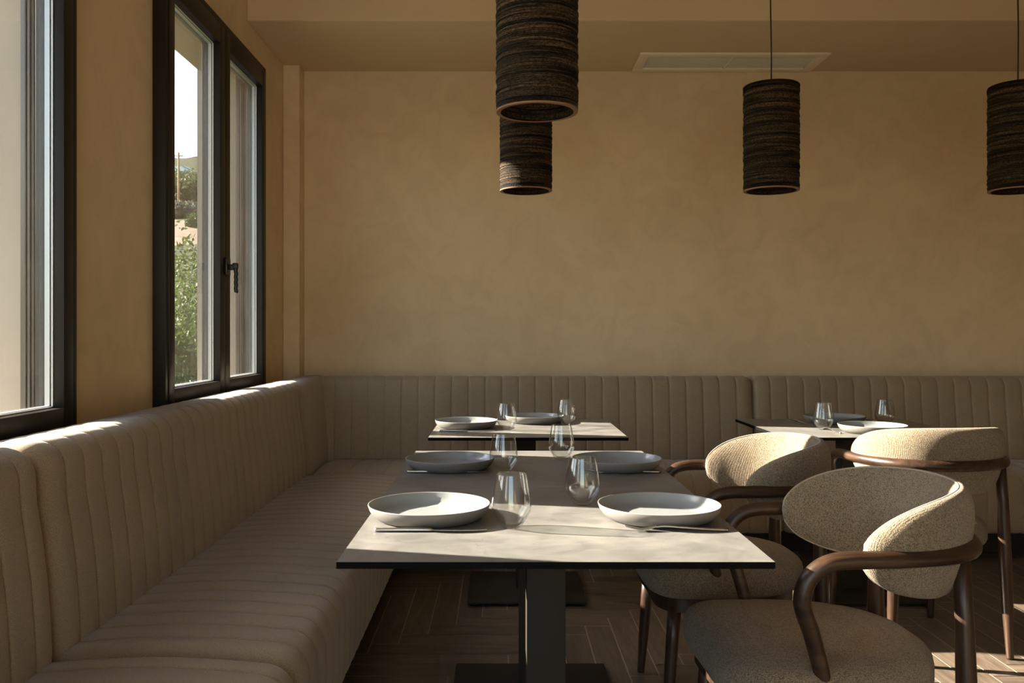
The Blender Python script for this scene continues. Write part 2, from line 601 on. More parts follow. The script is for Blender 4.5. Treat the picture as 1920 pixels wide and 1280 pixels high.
# air vent
vent = thing('ceiling_vent', 'long white framed air vent set in the lowered ceiling strip along the back wall', 'vent', (1.3125, 5.075, SOFFIT_Z))
bm = bmesh.new()
w2, d2, fr = 0.532, 0.168, 0.058
for (a, b, c_, d_) in ((-w2, w2, -d2, -d2 + fr), (-w2, w2, d2 - fr, d2), (-w2, -w2 + fr, -d2 + fr, d2 - fr), (w2 - fr, w2, -d2 + fr, d2 - fr)):
    box(bm, a, b, c_, d_, -0.012, 0.0, bev=0.003)
obj('frame', bm, M_vent, vent)
bm = bmesh.new()
box(bm, -w2 + fr, w2 - fr, -d2 + fr, d2 - fr, -0.004, -0.001)
for i in range(11):
    yy_ = -d2 + fr + 0.012 + i * 0.0195
    box(bm, -w2 + fr, w2 - fr, yy_, yy_ + 0.003, -0.007, -0.004)
obj('grille', bm, M_ventin, vent, smooth=False)
bm = bmesh.new()
box(bm, -0.006, 0.006, -d2 + fr, d2 - fr, -0.0115, -0.004, bev=0.002)
obj('divider', bm, M_vent, vent)

# ------------------------------------------------------------------ windows
FACE = -1.218
GX = -1.254
def build_window(n, y0, y1):
    root = thing('window_%d' % n, None, None, (WX, (y0 + y1) / 2, WZ0), kind='structure')
    ox, oy, oz = WX, (y0 + y1) / 2, WZ0
    def B(bm, xa, xb, ya, yb, za, zb, bev=0.002):
        box(bm, xa - ox, xb - ox, ya - oy, yb - oy, za - oz, zb - oz, bev=bev)
    z0, z1 = WZ0, WZ1
    ym = (y0 + y1) / 2
    fw = 0.026
    # fixed frame against the wall opening
    bm = bmesh.new()
    B(bm, -1.33, FACE - 0.004, y0, y0 + fw, z0, z1)
    B(bm, -1.33, FACE - 0.004, y1 - fw, y1, z0, z1)
    B(bm, -1.33, FACE - 0.004, y0 + fw, y1 - fw, z1 - fw, z1)
    B(bm, -1.33, FACE - 0.004, y0 + fw, y1 - fw, z0, z0 + 0.05)
    obj('window_frame', bm, M_frame, root, angle=30)
    zb, zt = z0 + 0.052, z1 - fw - 0.002
    st = 0.055
    for s, (a, b) in enumerate(((y0 + fw + 0.002, ym - 0.002), (ym + 0.002, y1 - fw - 0.002))):
        bm = bmesh.new()
        sl = st if s == 0 else 0.068
        sr = 0.068 if s == 0 else st
        B(bm, -1.300, FACE, a, a + sl, zb, zt, 0.003)
        B(bm, -1.300, FACE, b - sr, b, zb, zt, 0.003)
        B(bm, -1.300, FACE, a + sl, b - sr, zb, zb + 0.054, 0.003)
        B(bm, -1.300, FACE, a + sl, b - sr, zt - 0.083, zt, 0.003)
        sa = obj('sash', bm, M_frame, root, angle=30)
        ga, gb, gz0, gz1 = a + sl, b - sr, zb + 0.054, zt - 0.083
        bm = bmesh.new()
        B(bm, GX - 0.001, GX + 0.001, ga, gb, gz0, gz1, 0)
        B(bm, GX - 0.019, GX - 0.017, ga, gb, gz0, gz1, 0)
        obj('glass_pane', bm, M_pane, sa, smooth=False)
        bm = bmesh.new()
        for (xa, xb, t) in ((GX - 0.016, GX - 0.002, 0.006), (GX + 0.0015, GX + 0.006, 0.004)):
            B(bm, xa, xb, ga, ga + t, gz0, gz1, 0)
            B(bm, xa, xb, gb - t, gb, gz0, gz1, 0)
            B(bm, xa, xb, ga, gb, gz0, gz0 + t, 0)
            B(bm, xa, xb, ga, gb, gz1 - t, gz1, 0)
        obj('spacer_bar', bm, M_alu2, sa, smooth=False, label='pale aluminium spacer bar')
        if s == 1:
            # handle on the meeting stile
            hz = 1.43
            bm = bmesh.new()
            B(bm, FACE, FACE + 0.012, ym - 0.016, ym + 0.036, hz - 0.038, hz + 0.038, 0.003)
            B(bm, FACE + 0.012, FACE + 0.034, ym + 0.000, ym + 0.022, hz - 0.016, hz + 0.010, 0.004)
            B(bm, FACE + 0.030, FACE + 0.052, ym - 0.002, ym + 0.024, hz - 0.010, hz + 0.016, 0.004)
            pts = []; N = 22
            for i in range(N + 1):
                t = i / N
                zz = hz + 0.012 - t * 0.128
                pts.append((FACE + 0.043 - ox - (0.0016 * math.sin(t * 5 * 2 * PI) if t > 0.2 else 0), ym + 0.012 - oy, zz - oz))
            tube(bm, pts, 0.0085, 10)
            obj('window_handle', bm, M_handle, sa, angle=40)
    # outer guide rails of the roller shutter
    bm = bmesh.new()
    for (ya, yb, sgn) in ((y0, y0 + 0.03, 1), (y1 - 0.03, y1, -1)):
        B(bm, -1.37, -1.331, ya, yb, z0 + 0.03, z1 - 0.0, 0.0015)
        ys = yb if sgn == 1 else ya
        for k, dx in enumerate((0.0, 0.012)):
            ya2, yb2 = (ys, ys + 0.008) if sgn == 1 else (ys - 0.008, ys)
            B(bm, -1.345 - dx, -1.338 - dx, ya2, yb2, z0 + 0.03, z1, 0.001)
    obj('shutter_guide', bm, M_alu, root, angle=30)
    bm = bmesh.new()
    B(bm, -1.62, -1.332, y0 + 0.001, y1 - 0.001, z0 + 0.001, z0 + 0.03, 0.003)
    obj('window_sill', bm, M_render, root, smooth=False)
    return root
for i, (a, b) in enumerate(WIN):
    build_window(i + 1, a, b)

# ------------------------------------------------------------------ banquettes
T_CH = (0.0, 0.03, 0.075, 0.16, 0.32, 0.5, 0.68, 0.84, 0.925, 0.97)
def puff(t, amp):
    return amp * ((1 - abs(2 * t - 1) ** 9) - 1) + amp * 0.25 * (math.sin(PI * t) - 1)

def sweep_panel(u0, u1, prof, mapf, pitch=0.0903, amp=0.0055, endr=0.055, phase=None, curve=0.0, solid_from=0.0):
    """upholstered panel: prof is a closed list of (n, z, exposed) going round the section"""
    us = []
    L = u1 - u0
    for e in (0.0, 0.003, 0.008, 0.016, 0.028):
        us.append(e); us.append(L - e)
    if pitch:
        k0 = int(math.floor((u0 - (phase if phase is not None else u0)) / pitch)) - 1
        base = phase if phase is not None else u0
        k = k0
        while base + k * pitch < u1 + pitch:
            for t in T_CH:
                u = base + (k + t) * pitch - u0
                if 0.03 < u < L - 0.03: us.append(u)
            k += 1
    else:
        for i in range(1, 16):
            us.append(L * i / 16)
    us = sorted(set(round(u, 5) for u in us))
    P = [Vector((p[0], p[1])) for p in prof]
    N = len(P)
    nor = []
    for i in range(N):
        t = P[(i + 1) % N] - P[i - 1]
        nor.append(Vector((t.y, -t.x)).normalized())
    area = sum(P[i].x * P[(i + 1) % N].y - P[(i + 1) % N].x * P[i].y for i in range(N))
    if area < 0:
        nor = [-q for q in nor]
    bm = bmesh.new()
    rings = []
    for u in us:
        e = min(u, L - u)
        ins = 0.0
        if e < endr:
            q = 1 - e / endr
            ins = endr * 0.75 * (1 - math.sqrt(max(0, 1 - q * q)))
        pf = 0.0
        if pitch:
            base = phase if phase is not None else u0
            t = ((u + u0 - base) / pitch) % 1.0
            if e > 0.02: pf = puff(t, amp)
            else: pf = 0
        ring = []
        for i in range(N):
            ex = prof[i][2]
            d = (pf - ins) * ex
            p = P[i] + nor[i] * d
            ring.append(bm.verts.new(mapf(u0 + u, p.x, p.y)))
        rings.append(ring)
    for a, b in zip(rings[:-1], rings[1:]):
        for i in range(N):
            j = (i + 1) % N
            bm.faces.new((a[i], a[j], b[j], b[i]))
    bm.faces.new(rings[0]); bm.faces.new(rings[-1])
    return bm

def arc(cx, cz, r, a0, a1, n):
    return [(cx + r * math.cos(R(a0 + (a1 - a0) * i / n)), cz + r * math.sin(R(a0 + (a1 - a0) * i / n))) for i in range(n + 1)]

SEAT_Z = 0.440
TOPZ = 0.894
# back section: n measured out from the wall
def back_profile():
    p = []
    p += [(0.03, 0.34, 0.3), (0.275, 0.34, 0.3)]
    p += [(0.288, 0.40, 1), (0.290, 0.46, 1), (0.286, 0.54, 1), (0.279, 0.62, 1), (0.269, 0.70, 1), (0.258, 0.77, 1)]
    for (x, z) in arc(0.188, TOPZ - 0.067, 0.067, 8, 100, 9): p.append((x, z, 1))
    p += [(0.13, TOPZ - 0.003, 0.8), (0.08, TOPZ - 0.012, 0.5), (0.04, TOPZ - 0.03, 0.3), (0.03, TOPZ - 0.06, 0.1)]
    return p
def seat_profile(n0=0.26):
    p = [(n0, 0.30, 0.2), (n0, SEAT_Z - 0.02, 0.2), (n0 + 0.02, SEAT_Z - 0.004, 0.6)]
    for i in range(1, 8):
        t = i / 8
        p.append((n0 + 0.02 + t * 0.445, SEAT_Z - 0.002 + 0.012 * math.sin(PI * t), 1))
    for (x, z) in arc(0.81 - 0.075, SEAT_Z - 0.078, 0.075, 86, 4, 8): p.append((x, z, 1))
    p += [(0.811, 0.31, 1), (0.809, 0.24, 1), (0.805, 0.185, 1), (0.795, 0.15, 0.8), (0.77, 0.138, 0.4), (n0 + 0.05, 0.138, 0.2)]
    return p

def deep(n, d):
    # the upholstery stands d farther from the wall than its section says; its rear stays against the wall
    return n + d * max(0.0, min(1.0, (n - 0.04) / 0.09))
def side(u, n, z): return (WX + deep(n, 0.03), u, z)
def backm(u, n, z): return (u, BY - deep(n, 0.12), z)
BR = 4.337            # front edge of the back bench seat

def banquette(name, label, mapf, seat, back, phase, plinth, org):
    t = thing(name, label, 'banquette', org)
    O = Vector(org)
    def mf(u, n, z):
        return Vector(mapf(u, n, z)) - O
    obj('seat_cushion', sweep_panel(seat[0], seat[1], seat_profile(), mf, phase=phase), M_banq, t)
    for b in back:
        obj('backrest', sweep_panel(b[0], b[1], back_profile(), (lambda u, n, z, m_=b[2]: Vector(m_(u, n, z)) - O), pitch=b[3], phase=b[4]), M_banq, t)
    bm = bmesh.new()
    a, b_ = mapf(plinth[0], 0.03, 0), mapf(plinth[1], 0.58, 0.138)
    box(bm, min(a[0], b_[0]) - O.x, max(a[0], b_[0]) - O.x, min(a[1], b_[1]) - O.y, max(a[1], b_[1]) - O.y, 0.0, 0.138)
    obj('plinth', bm, M_plinth, t, smooth=False)
    return t
PIT = 0.0932
banquette('banquette', 'nearest taupe channelled banquette section by the windows, cut off by the picture corner', side,
          (-0.6, 1.905), [(-0.6, 1.905, side, PIT, 1.905)], 1.905, (-0.6, 1.905), (WX + 0.03, 0.7, 0))
banquette('banquette', 'long taupe channelled banquette section under both windows, left of the tables', side,
          (1.908, BR), [(1.908, BR, side, PIT, 1.908)], 1.908, (1.908, BR), (WX + 0.03, 3.18, 0))
banquette('banquette', 'taupe banquette turning the corner and running along the back wall behind the left tables', backm,
          (-0.95, 1.408), [(-1.06, 1.408, backm, PIT, 1.408), (BR + 0.003, BY - 0.14, side, 0, 0)], 1.408, (-0.95, 1.408), (0.2, BY - 0.03, 0))
banquette('banquette', 'taupe channelled banquette section along the back wall at the right, behind the far right table', backm,
          (1.411, 4.2), [(1.411, 4.2, backm, PIT, 1.411)], 1.411, (1.411, 4.2), (2.8, BY - 0.03, 0))

# ------------------------------------------------------------------ tables
TW, TD = 0.80, 0.7569
def build_table(label):
    t = thing('dining_table', label, 'table', group=None)
    bm = bmesh.new()
    b2 = bmesh.new()
    box(b2, -TW / 2, TW / 2, -TD / 2, TD / 2, TABLE_Z - 0.0125, TABLE_Z, bev=0.0004, seg=1)
    for f in b2.faces:
        f.material_index = 0 if (f.normal.z > 0.9 or f.calc_center_median().z > TABLE_Z - 1e-5) else 1
    merge(bm, b2)
    bm.normal_update()
    for f in bm.faces:
        f.material_index = 0 if f.calc_center_median().z > TABLE_Z - 1e-4 else 1
    obj('tabletop', bm, [M_stone, M_core], t, smooth=False)
    bm = bmesh.new()
    box(bm, -0.043, 0.043, -0.043, 0.043, 0.014, TABLE_Z - 0.024, bev=0.002)
    obj('column', bm, M_ped, t, angle=30)
    bm = bmesh.new()
    box(bm, -0.19, 0.19, -0.19, 0.19, TABLE_Z - 0.024, TABLE_Z - 0.0125, bev=0.002)
    obj('bracket_plate', bm, M_core, t, angle=30)
    bm = bmesh.new()
    box(bm, -0.25, 0.25, -0.24, 0.24, 0.010, 0.018, bev=0.002)
    obj('base_plate', bm, M_ped, t, angle=30)
    for sx in (-1, 1):
        for sy in (-1, 1):
            bm = bmesh.new()
            lathe(bm, [(0, 0), (0.013, 0), (0.013, 0.010), (0, 0.010)], 14)
            f_ = obj('glide', bm, M_foot, t)
            f_.location = (sx * 0.225, sy * 0.215, 0)
    return t
TC = [(0.101, 1.981), (0.101, 2.738), (0.112, 3.888), (1.540, 3.888)]
tlab = ['nearest square stone-look dining table, with a near plate on each side',
        'square stone-look dining table pushed against the far edge of the nearest one, mostly in shade',
        'small far dining table standing alone near the back bench corner, behind the joined pair',
        'stone-look dining table at the right, in front of the back bench, partly hidden by chairs']
tab0 = build_table(tlab[0])
tab0.location = (TC[0][0], TC[0][1], 0)
tab0['group'] = 'square dining tables'
for i in (1, 2, 3):
    dup(tab0, (TC[i][0], TC[i][1], 0), 0, tlab[i])

# ------------------------------------------------------------------ chairs
def build_chair(label):
    t = thing('armchair', label, 'chair', group='dining armchairs')
    # seat pad
    out = [(0, .290), (.12, .289), (.195, .278), (.245, .235), (.262, .15), (.258, .04), (.232, -.07), (.17, -.155), (.085, -.2), (0, -.208)]
    full = [(x, y, 0) for x, y in out] + [(-x, y, 0) for x, y in reversed(out[1:-1])]
    loop = catmull(full, 6, closed=True)
    c0 = Vector((0, 0.05, 0))
    def ringpts(ins, z):
        r = []
        for p in loop:
            d = p - c0
            L = d.length
            q = c0 + d * ((L - ins) / L)
            r.append((q.x, q.y, z))
        return r
    prof = [(0.05, .376), (0.018, .378), (0.005, .385), (0.0, .398), (0.0, .425), (0.003, .440), (0.010, .451), (0.022, .459), (0.045, .4645), (0.09, .468), (0.15, .470), (0.20, .471)]
    bm = bmesh.new()
    rings = [[bm.verts.new(p) for p in ringpts(i_, z)] for i_, z in prof]
    for a, b in zip(rings[:-1], rings[1:]):
        for i in range(len(a)):
            j = (i + 1) % len(a)
            bm.faces.new((a[i], a[j], b[j], b[i]))
    bm.faces.new(rings[0]); bm.faces.new(rings[-1])
    obj('seat', bm, M_tweed, t)
    # apron under the seat
    bm = bmesh.new()
    rings = [[bm.verts.new(p) for p in ringpts(i_, z)] for i_, z in ((0.05, .376), (0.03, .374), (0.03, .335), (0.05, .333))]
    for a, b in zip(rings[:-1], rings[1:]):
        for i in range(len(a)):
            j = (i + 1) % len(a)
            bm.faces.new((a[i], a[j], b[j], b[i]))
    bm.faces.new(rings[0]); bm.faces.new(rings[-1])
    obj('seat_frame', bm, M_wood, t, angle=40)
    # arm and back rail, one bent piece with its front posts
    half = [(.236, .082, .345), (.240, .098, .42), (.247, .128, .53), (.252, .148, .585), (.255, .151, .617), (.2565, .140, .648), (.257, .113, .673), (.257, .076, .6838), (.2575, .02, .6855), (.256, -.03, .6855),
            (.247, -.10, .6855), (.222, -.175, .6855), (.172, -.238, .6855), (.092, -.274, .6855), (0, -.286, .6855)]
    pts = half + [(-x, y, z) for x, y, z in reversed(half[:-1])]
    path = catmull(pts, 7)
    rad = []
    for p in path:
        if p.z > 0.60: rad.append(0.0178 + 0.002 * min(1, max(0, (-p.y - 0.1) / 0.15)))
        else: rad.append(0.0178 - 0.003 * (0.60 - p.z) / 0.25)
    bm = bmesh.new()
    tube(bm, path, rad, 16)
    obj('arm_rail', bm, M_woodr, t)
    # legs
    for s in (-1, 1):
        bm = bmesh.new()
        P = [(s * .200, .215, .350), (s * .203, .222, .25), (s * .207, .232, .12), (s * .210, .240, .008), (s * .210, .240, .0)]
        tube(bm, P, [.020, .0195, .0165, .0125, .0118], 14)
        obj('leg', bm, M_wood, t)
        bm = bmesh.new()
        P = [(s * .190, -.205, .686), (s * .197, -.208, .55), (s * .203, -.210, .38), (s * .211, -.213, .18), (s * .218, -.216, .008), (s * .218, -.216, 0)]
        tube(bm, P, [.0165, .0185, .021, .0185, .0120, .0112], 14)
        obj('leg', bm, M_wood, t)
    # backrest pad
    plan = [(.227, .020), (.228, -.015), (.221, -.075), (.196, -.148), (.145, -.208), (.076, -.240), (0, -.250)]
    pl = plan + [(-x, y) for x, y in reversed(plan[:-1])]
    pc = catmull([(x, y, 0) for x, y in pl], 12)
    # arclength resample
    acc = [0.0]
    for i in range(1, len(pc)): acc.append(acc[-1] + (pc[i] - pc[i - 1]).length)
    tot = acc[-1]
    def at(s):   # s in -1..1
        d = (s + 1) / 2 * tot
        for i in range(1, len(pc)):
            if acc[i] >= d - 1e-9:
                k = (d - acc[i - 1]) / max(1e-9, acc[i] - acc[i - 1])
                p = pc[i - 1].lerp(pc[i], k)
                tg = (pc[i] - pc[i - 1]).normalized()
                return p, tg
        return pc[-1], (pc[-1] - pc[-2]).normalized()
    def nrm(tg):
        return Vector((-tg.y, tg.x, 0)) if False else Vector((tg.y, -tg.x, 0))
    zc0, H, Tn = 0.694, 0.118, 0.032
    def surf(s, a, ks=1.0):
        p, tg = at(max(-1, min(1, s)))
        n_ = nrm(tg)
        # n_ should point to the inside of the chair
        if n_.dot(Vector((0, 0.02, 0)) - p) < 0: n_ = -n_
        env = max(0.0, 1 - abs(s) ** 3.1) ** 0.5
        tk = Tn * max(0.0, 1 - abs(s) ** 7) ** 0.5
        h = H * env
        zc = zc0 - 0.010 * s * s
        cz, cn = math.sin(a), math.cos(a)
        ez = math.copysign(abs(cz) ** 0.80, cz) * h
        en = math.copysign(abs(cn) ** 1.1, cn) * tk * (0.75 if cn > 0 else 1.25)
        z = zc + ez
        lean = -(z - zc0) * 0.16
        return p + n_ * (en + lean) + Vector((0, 0, z))
    NS, NA = 72, 28
    bm = bmesh.new()
    rings = []
    for i in range(NS + 1):
        s = -math.cos(PI * i / NS)
        s = s * 0.45 + (2 * i / NS - 1) * 0.55
        if i in (0, NS):
            rings.append([bm.verts.new(surf(s, 0))]); continue
        rings.append([bm.verts.new(surf(s, 2 * PI * k / NA)) for k in range(NA)])
    for a, b in zip(rings[:-1], rings[1:]):
        for k in range(NA):
            k2 = (k + 1) % NA
            if len(a) == 1: bm.faces.new((a[0], b[k], b[k2]))
            elif len(b) == 1: bm.faces.new((a[k], a[k2], b[0]))
            else: bm.faces.new((a[k], a[k2], b[k2], b[k]))
    back = obj('backrest', bm, M_tweed, t)
    # stitched piping round the inner face
    pth = []
    Nn = 90
    for i in range(Nn):
        s = -0.985 + 1.97 * i / (Nn - 1)
        pth.append(surf(s, 1.36))
    for i in range(Nn):
        s = 0.985 - 1.97 * i / (Nn - 1)
        pth.append(surf(s, -1.36))
    bm = bmesh.new()
    pth.append(pth[0].copy())
    tube(bm, pth, 0.0022, 6)
    obj('piping', bm, M_seam, back)
    return t
ch0 = build_chair('nearest oatmeal tweed armchair, at the right side of the front table')
ch0.location = (0.740, 2.0, 0)
ch0.rotation_euler = (0, 0, R(92))
dup(ch0, (0.715, 2.745, 0), R(91), 'oatmeal tweed armchair at the second table, inside of its back brightly sunlit')
dup(ch0, (1.535, 3.255, 0), R(6), 'oatmeal tweed armchair seen from behind, pushed up to the far right table')

# ------------------------------------------------------------------ plates
def build_plate(label):
    t = thing('dinner_plate', label, 'plate', group='dinner plates')
    bm = bmesh.new()
    outer = [(0, 0.002), (0.098, 0.002), (0.103, 0.0), (0.108, 0.0), (0.116, 0.003), (0.127, 0.012), (0.134, 0.022), (0.1375, 0.0325), (0.1372, 0.0338), (0.1360, 0.0342)]
    inner = [(0.1345, 0.0335), (0.1335, 0.0320), (0.1295, 0.0220), (0.1225, 0.0135), (0.114, 0.0085), (0.102, 0.0068)]
    r = 0.096; k = 0
    while r > 0.01:
        inner.append((r, 0.0062 + (0.00022 if k % 2 else -0.00012))); r -= 0.006; k += 1
    inner.append((0, 0.0062))
    prof = outer + inner
    mis = [1 if i < len(outer) - 2 else 0 for i in range(len(prof))]
    lathe(bm, prof, 96, mis=mis)
    p = obj('dish', bm, [M_plate, M_plate_out], t)
    return t
plates = [
    ((-0.160, 1.985), 'white plate at the left of the nearest table, with the knife in front of it'),
    ((0.358, 1.985), 'white plate at the right of the nearest table, fork in front of it'),
    ((-0.155, 2.718), 'grey-looking plate at the left of the second table'),
    ((0.360, 2.715), 'grey-looking plate at the right of the second table'),
    ((-0.150, 3.885), 'sunlit plate at the left end of the small far table'),
    ((0.160, 4.105), 'plate at the back edge of the small far table'),
    ((1.562, 3.695), 'plate at the near side of the far right table, closest to the armchair'),
    ((1.553, 4.090), 'plate at the bench side of the far right table'),
]
p0 = build_plate(plates[0][1])
# the dish itself can be the thing: keep one mesh per plate
dish = p0.children[0]
dish.parent = None
dish.name = 'dinner_plate'
bpy.data.objects.remove(p0)
tag(dish, plates[0][1], 'plate', 'dinner plates')
dish.location = (plates[0][0][0], plates[0][0][1], TABLE_Z)
for (x, y), lb in plates[1:]:
    d = dup(dish, (x, y, TABLE_Z), random.uniform(0, 3), lb)

# ------------------------------------------------------------------ tumblers
bm = bmesh.new()
outer = [(0, 0.0), (0.016, 0.0), (0.0195, 0.0012), (0.0225, 0.005), (0.0285, 0.0135), (0.0350, 0.0235), (0.0400, 0.0320), (0.0422, 0.0375), (0.0428, 0.0430),
         (0.0425, 0.0500), (0.0408, 0.0640), (0.0380, 0.0830), (0.0350, 0.1000), (0.0322, 0.1140), (0.0319, 0.1152)]
inner = [(0.0311, 0.1152), (0.0312, 0.1140), (0.0340, 0.1000), (0.0369, 0.0830), (0.0397, 0.0640), (0.0412, 0.0500), (0.0413, 0.0430), (0.0405, 0.0380),
         (0.0380, 0.0330), (0.0330, 0.0255), (0.0265, 0.0165), (0.0200, 0.0105), (0.012, 0.0085), (0, 0.0080)]
lathe(bm, outer + inner, 64)
glasses = [
    ((0.024, 1.888), 'stemless glass between the plates of the nearest table, closest to the camera'),
    ((0.200, 2.142), 'stemless glass at the right of the nearest table, beside the right plate and farther back'),
    ((0.010, 2.645), 'stemless glass at the right of the shaded left plate on the second table'),
    ((0.202, 2.905), 'stemless glass at the far sunlit edge of the second table'),
    ((0.028, 3.775), 'stemless glass beside the left plate of the small far table'),
    ((0.300, 3.99), 'stemless glass at the right of the back plate on the small far table'),
    ((1.395, 3.800), 'stemless glass at the left of the plates on the far right table, above the fork'),
    ((1.744, 3.990), 'stemless glass at the right of the far right table, just above the armchair back'),
]
g0 = obj('stemless_glass', bm, M_tumbler)
tag(g0, glasses[0][1], 'glass', 'stemless glasses')
g0.location = (*glasses[0][0], TABLE_Z + 0.0003)
for (x, y), lb in glasses[1:]:
    dup(g0, (x, y, TABLE_Z + 0.0003), 0, lb)

# ------------------------------------------------------------------ cutlery
def build_knife(label):
    t = thing('table_knife', label, 'knife', group='table knives')
    bm = bmesh.new()
    pts = [(-0.118, 0, 0.0042), (-0.113, 0, 0.0045), (-0.05, 0, 0.0048), (0.0, 0, 0.0045), (0.004, 0, 0.004)]
    tube(bm, pts, [0.0035, 0.0042, 0.0044, 0.0040, 0.0026], 12)
    obj('handle', bm, M_steel, t, label='round bar handle')
    bm = bmesh.new()
    sec = [(0.002, -0.003, 0.004), (0.02, -0.0065, 0.005), (0.06, -0.0078, 0.0060), (0.09, -0.0065, 0.0068), (0.110, -0.001, 0.0060), (0.118, 0.0035, 0.0045)]
    top, bot = [], []
    for x, a, b in sec:
        top.append((bm.verts.new((x, a, 0.0048)), bm.verts.new((x, min(0.0045, b), 0.0052))))
        bot.append((bm.verts.new((x, a, 0.0040)), bm.verts.new((x, min(0.0045, b), 0.0034))))
    for i in range(len(sec) - 1):
        bm.faces.new((top[i][0], top[i + 1][0], top[i + 1][1], top[i][1]))
        bm.faces.new((bot[i][0], bot[i][1], bot[i + 1][1], bot[i + 1][0]))
        bm.faces.new((top[i][0], bot[i][0], bot[i + 1][0], top[i + 1][0]))
        bm.faces.new((top[i][1], top[i + 1][1], bot[i + 1][1], bot[i][1]))
    for i in (0, -1):
        bm.faces.new((top[i][0], top[i][1], bot[i][1], bot[i][0]))
    obj('blade', bm, M_steel, t, angle=30)
    return t
def build_fork(label):
    t = thing('table_fork', label, 'fork', group='table forks')
    bm = bmesh.new()
    h = catmull([(-0.105, 0, 0.0035), (-0.06, 0, 0.0050), (-0.01, 0, 0.0085), (0.025, 0, 0.0110), (0.045, 0, 0.0085)], 6)
    tube(bm, h, [0.0037 - 0.0018 * min(1, i / (len(h) - 1) * 1.2) for i in range(len(h))], 10)
    obj('handle', bm, M_steel, t, label='slim round handle')
    bm = bmesh.new()
    # shallow palm then four tines rising at the tips
    def zt(x): return 0.0085 - 0.0060 * math.sin(min(1, (x - 0.045) / 0.03) * PI / 2) + max(0, (x - 0.068)) ** 1.35 * 0.62
    xs = [0.043, 0.048, 0.054, 0.060, 0.066, 0.072]
    ws = [0.0020, 0.0050, 0.0085, 0.0102, 0.0108, 0.0108]
    rows = []
    for x, w in zip(xs, ws):
        rows.append([[bm.verts.new((x, w * k, zt(x) + dz + 0.001 * abs(k) ** 2)) for k in (-1, -0.5, 0, 0.5, 1)] for dz in (0.0, 0.0014)])
    for i in range(len(rows) - 1):
        for L_ in (0, 1):
            for k in range(4):
                bm.faces.new((rows[i][L_][k], rows[i][L_][k + 1], rows[i + 1][L_][k + 1], rows[i + 1][L_][k]))
        for k in (0, 4):
            bm.faces.new((rows[i][0][k], rows[i + 1][0][k], rows[i + 1][1][k], rows[i][1][k]))
    bm.faces.new([rows[0][0][k] for k in range(5)] + [rows[0][1][k] for k in range(4, -1, -1)])
    bm.faces.new([rows[-1][0][k] for k in range(5)] + [rows[-1][1][k] for k in range(4, -1, -1)])
    for k in (-0.0094, -0.0031, 0.0031, 0.0094):
        P = []
        for i in range(7):
            x = 0.071 + 0.038 * i / 6
            P.append((x, k, zt(x) + 0.0008))
        tube(bm, P, [0.0014, 0.0014, 0.0013, 0.0012, 0.0011, 0.0009, 0.0006], 6)
    obj('head', bm, M_steel, t, angle=50)
    return t
kn = build_knife('knife in front of the left plate on the nearest table')
kn.location = (-0.146, 1.846, TABLE_Z)
dup(kn, (-0.160, 2.622, TABLE_Z), R(0.5), 'knife in front of the shaded left plate on the second table')
dup(kn, (-0.140, 3.722, TABLE_Z), R(1), 'knife in front of the left plate on the small far table')
dup(kn, (1.398, 4.125, TABLE_Z), R(-92), 'knife at the back left of the far right table')
fk = build_fork('fork lying in front of the right plate on the nearest table')
fk.location = (0.372, 1.850, TABLE_Z)
fk.rotation_euler = (0, 0, R(179))
dup(fk, (-0.185, 2.185, TABLE_Z), R(0), 'fork behind the left plate on the nearest table, only its ends showing past the rim')
dup(fk, (0.372, 2.618, TABLE_Z), R(179), 'fork in front of the shaded right plate on the second table')
dup(fk, (1.405, 3.745, TABLE_Z), R(92), 'fork left of the near plate on the far right table, tines under the glass')
dup(fk, (1.752, 4.16, TABLE_Z), R(-95), 'fork right of the bench-side plate on the far right table')

# ------------------------------------------------------------------ pendant lamps
def build_lamp(label, seed, zb, dia=0.21, Hh=0.405, topz=CEIL_Z):
    rr = random.Random(seed)
    t = thing('pendant_lamp', label, 'lamp', group='cardboard pendant lamps')
    ro = dia / 2
    bm = bmesh.new()
    z = 0.0
    prof = [(ro - 0.012, 0.0), (ro - 0.001, 0.0), (ro, 0.004)]
    mis = [1, 1, 0]
    while z < Hh - 0.008:
        th = rr.uniform(0.0035, 0.0075)
        off = rr.uniform(-0.0022, 0.0012)
        z0_, z1_ = z + 0.0042, z + 0.0042 + th
        prof += [(ro + off, z0_ + 0.0004), (ro + off, z1_ - 0.0008), (ro + off - 0.0042, z1_ - 0.0006), (ro + off - 0.0042, z1_)]
        mis += [0, 0, 0, 0]
        z += th
    top = z + 0.006
    prof += [(ro - 0.001, top), (0.012, top), (0.012, top - 0.012), (ro - 0.013, top - 0.012)]
    mis += [0, 0, 0, 0]
    zz = top - 0.014
    while zz > 0.012:
        o_ = rr.uniform(-0.0012, 0.0012)
        prof += [(ro - 0.013 + o_, zz), (ro - 0.013 + o_, zz - 0.006)]
        mis += [0, 0]
        zz -= 0.0075
    lathe(bm, prof, 72, closed=True, mis=mis + [1] * 3)
    sh = obj('lamp_shade', bm, [M_card, M_cardrim], t, angle=50)
    bm = bmesh.new()
    lathe(bm, [(0, top - 0.01), (0.013, top - 0.01), (0.013, top + 0.006), (0.006, top + 0.010), (0.005, top + 0.020), (0, top + 0.020)], 16)
    lathe(bm, [(0, top - 0.10), (0.016, top - 0.10), (0.018, top - 0.09), (0.018, top - 0.02), (0.013, top - 0.01), (0, top - 0.01)], 16)
    obj('lamp_holder', bm, M_cable, t, angle=40)
    bm = bmesh.new()
    pts = []
    for i in range(26):
        s = i / 25
        zc_ = top + 0.018 + (topz - zb - top - 0.018) * s
        pts.append((0.0035 * math.sin(s * 7 + seed) * math.sin(PI * s), 0, zc_))
    tube(bm, pts, 0.0028, 8)
    obj('cable', bm, M_cable, t)
    return t
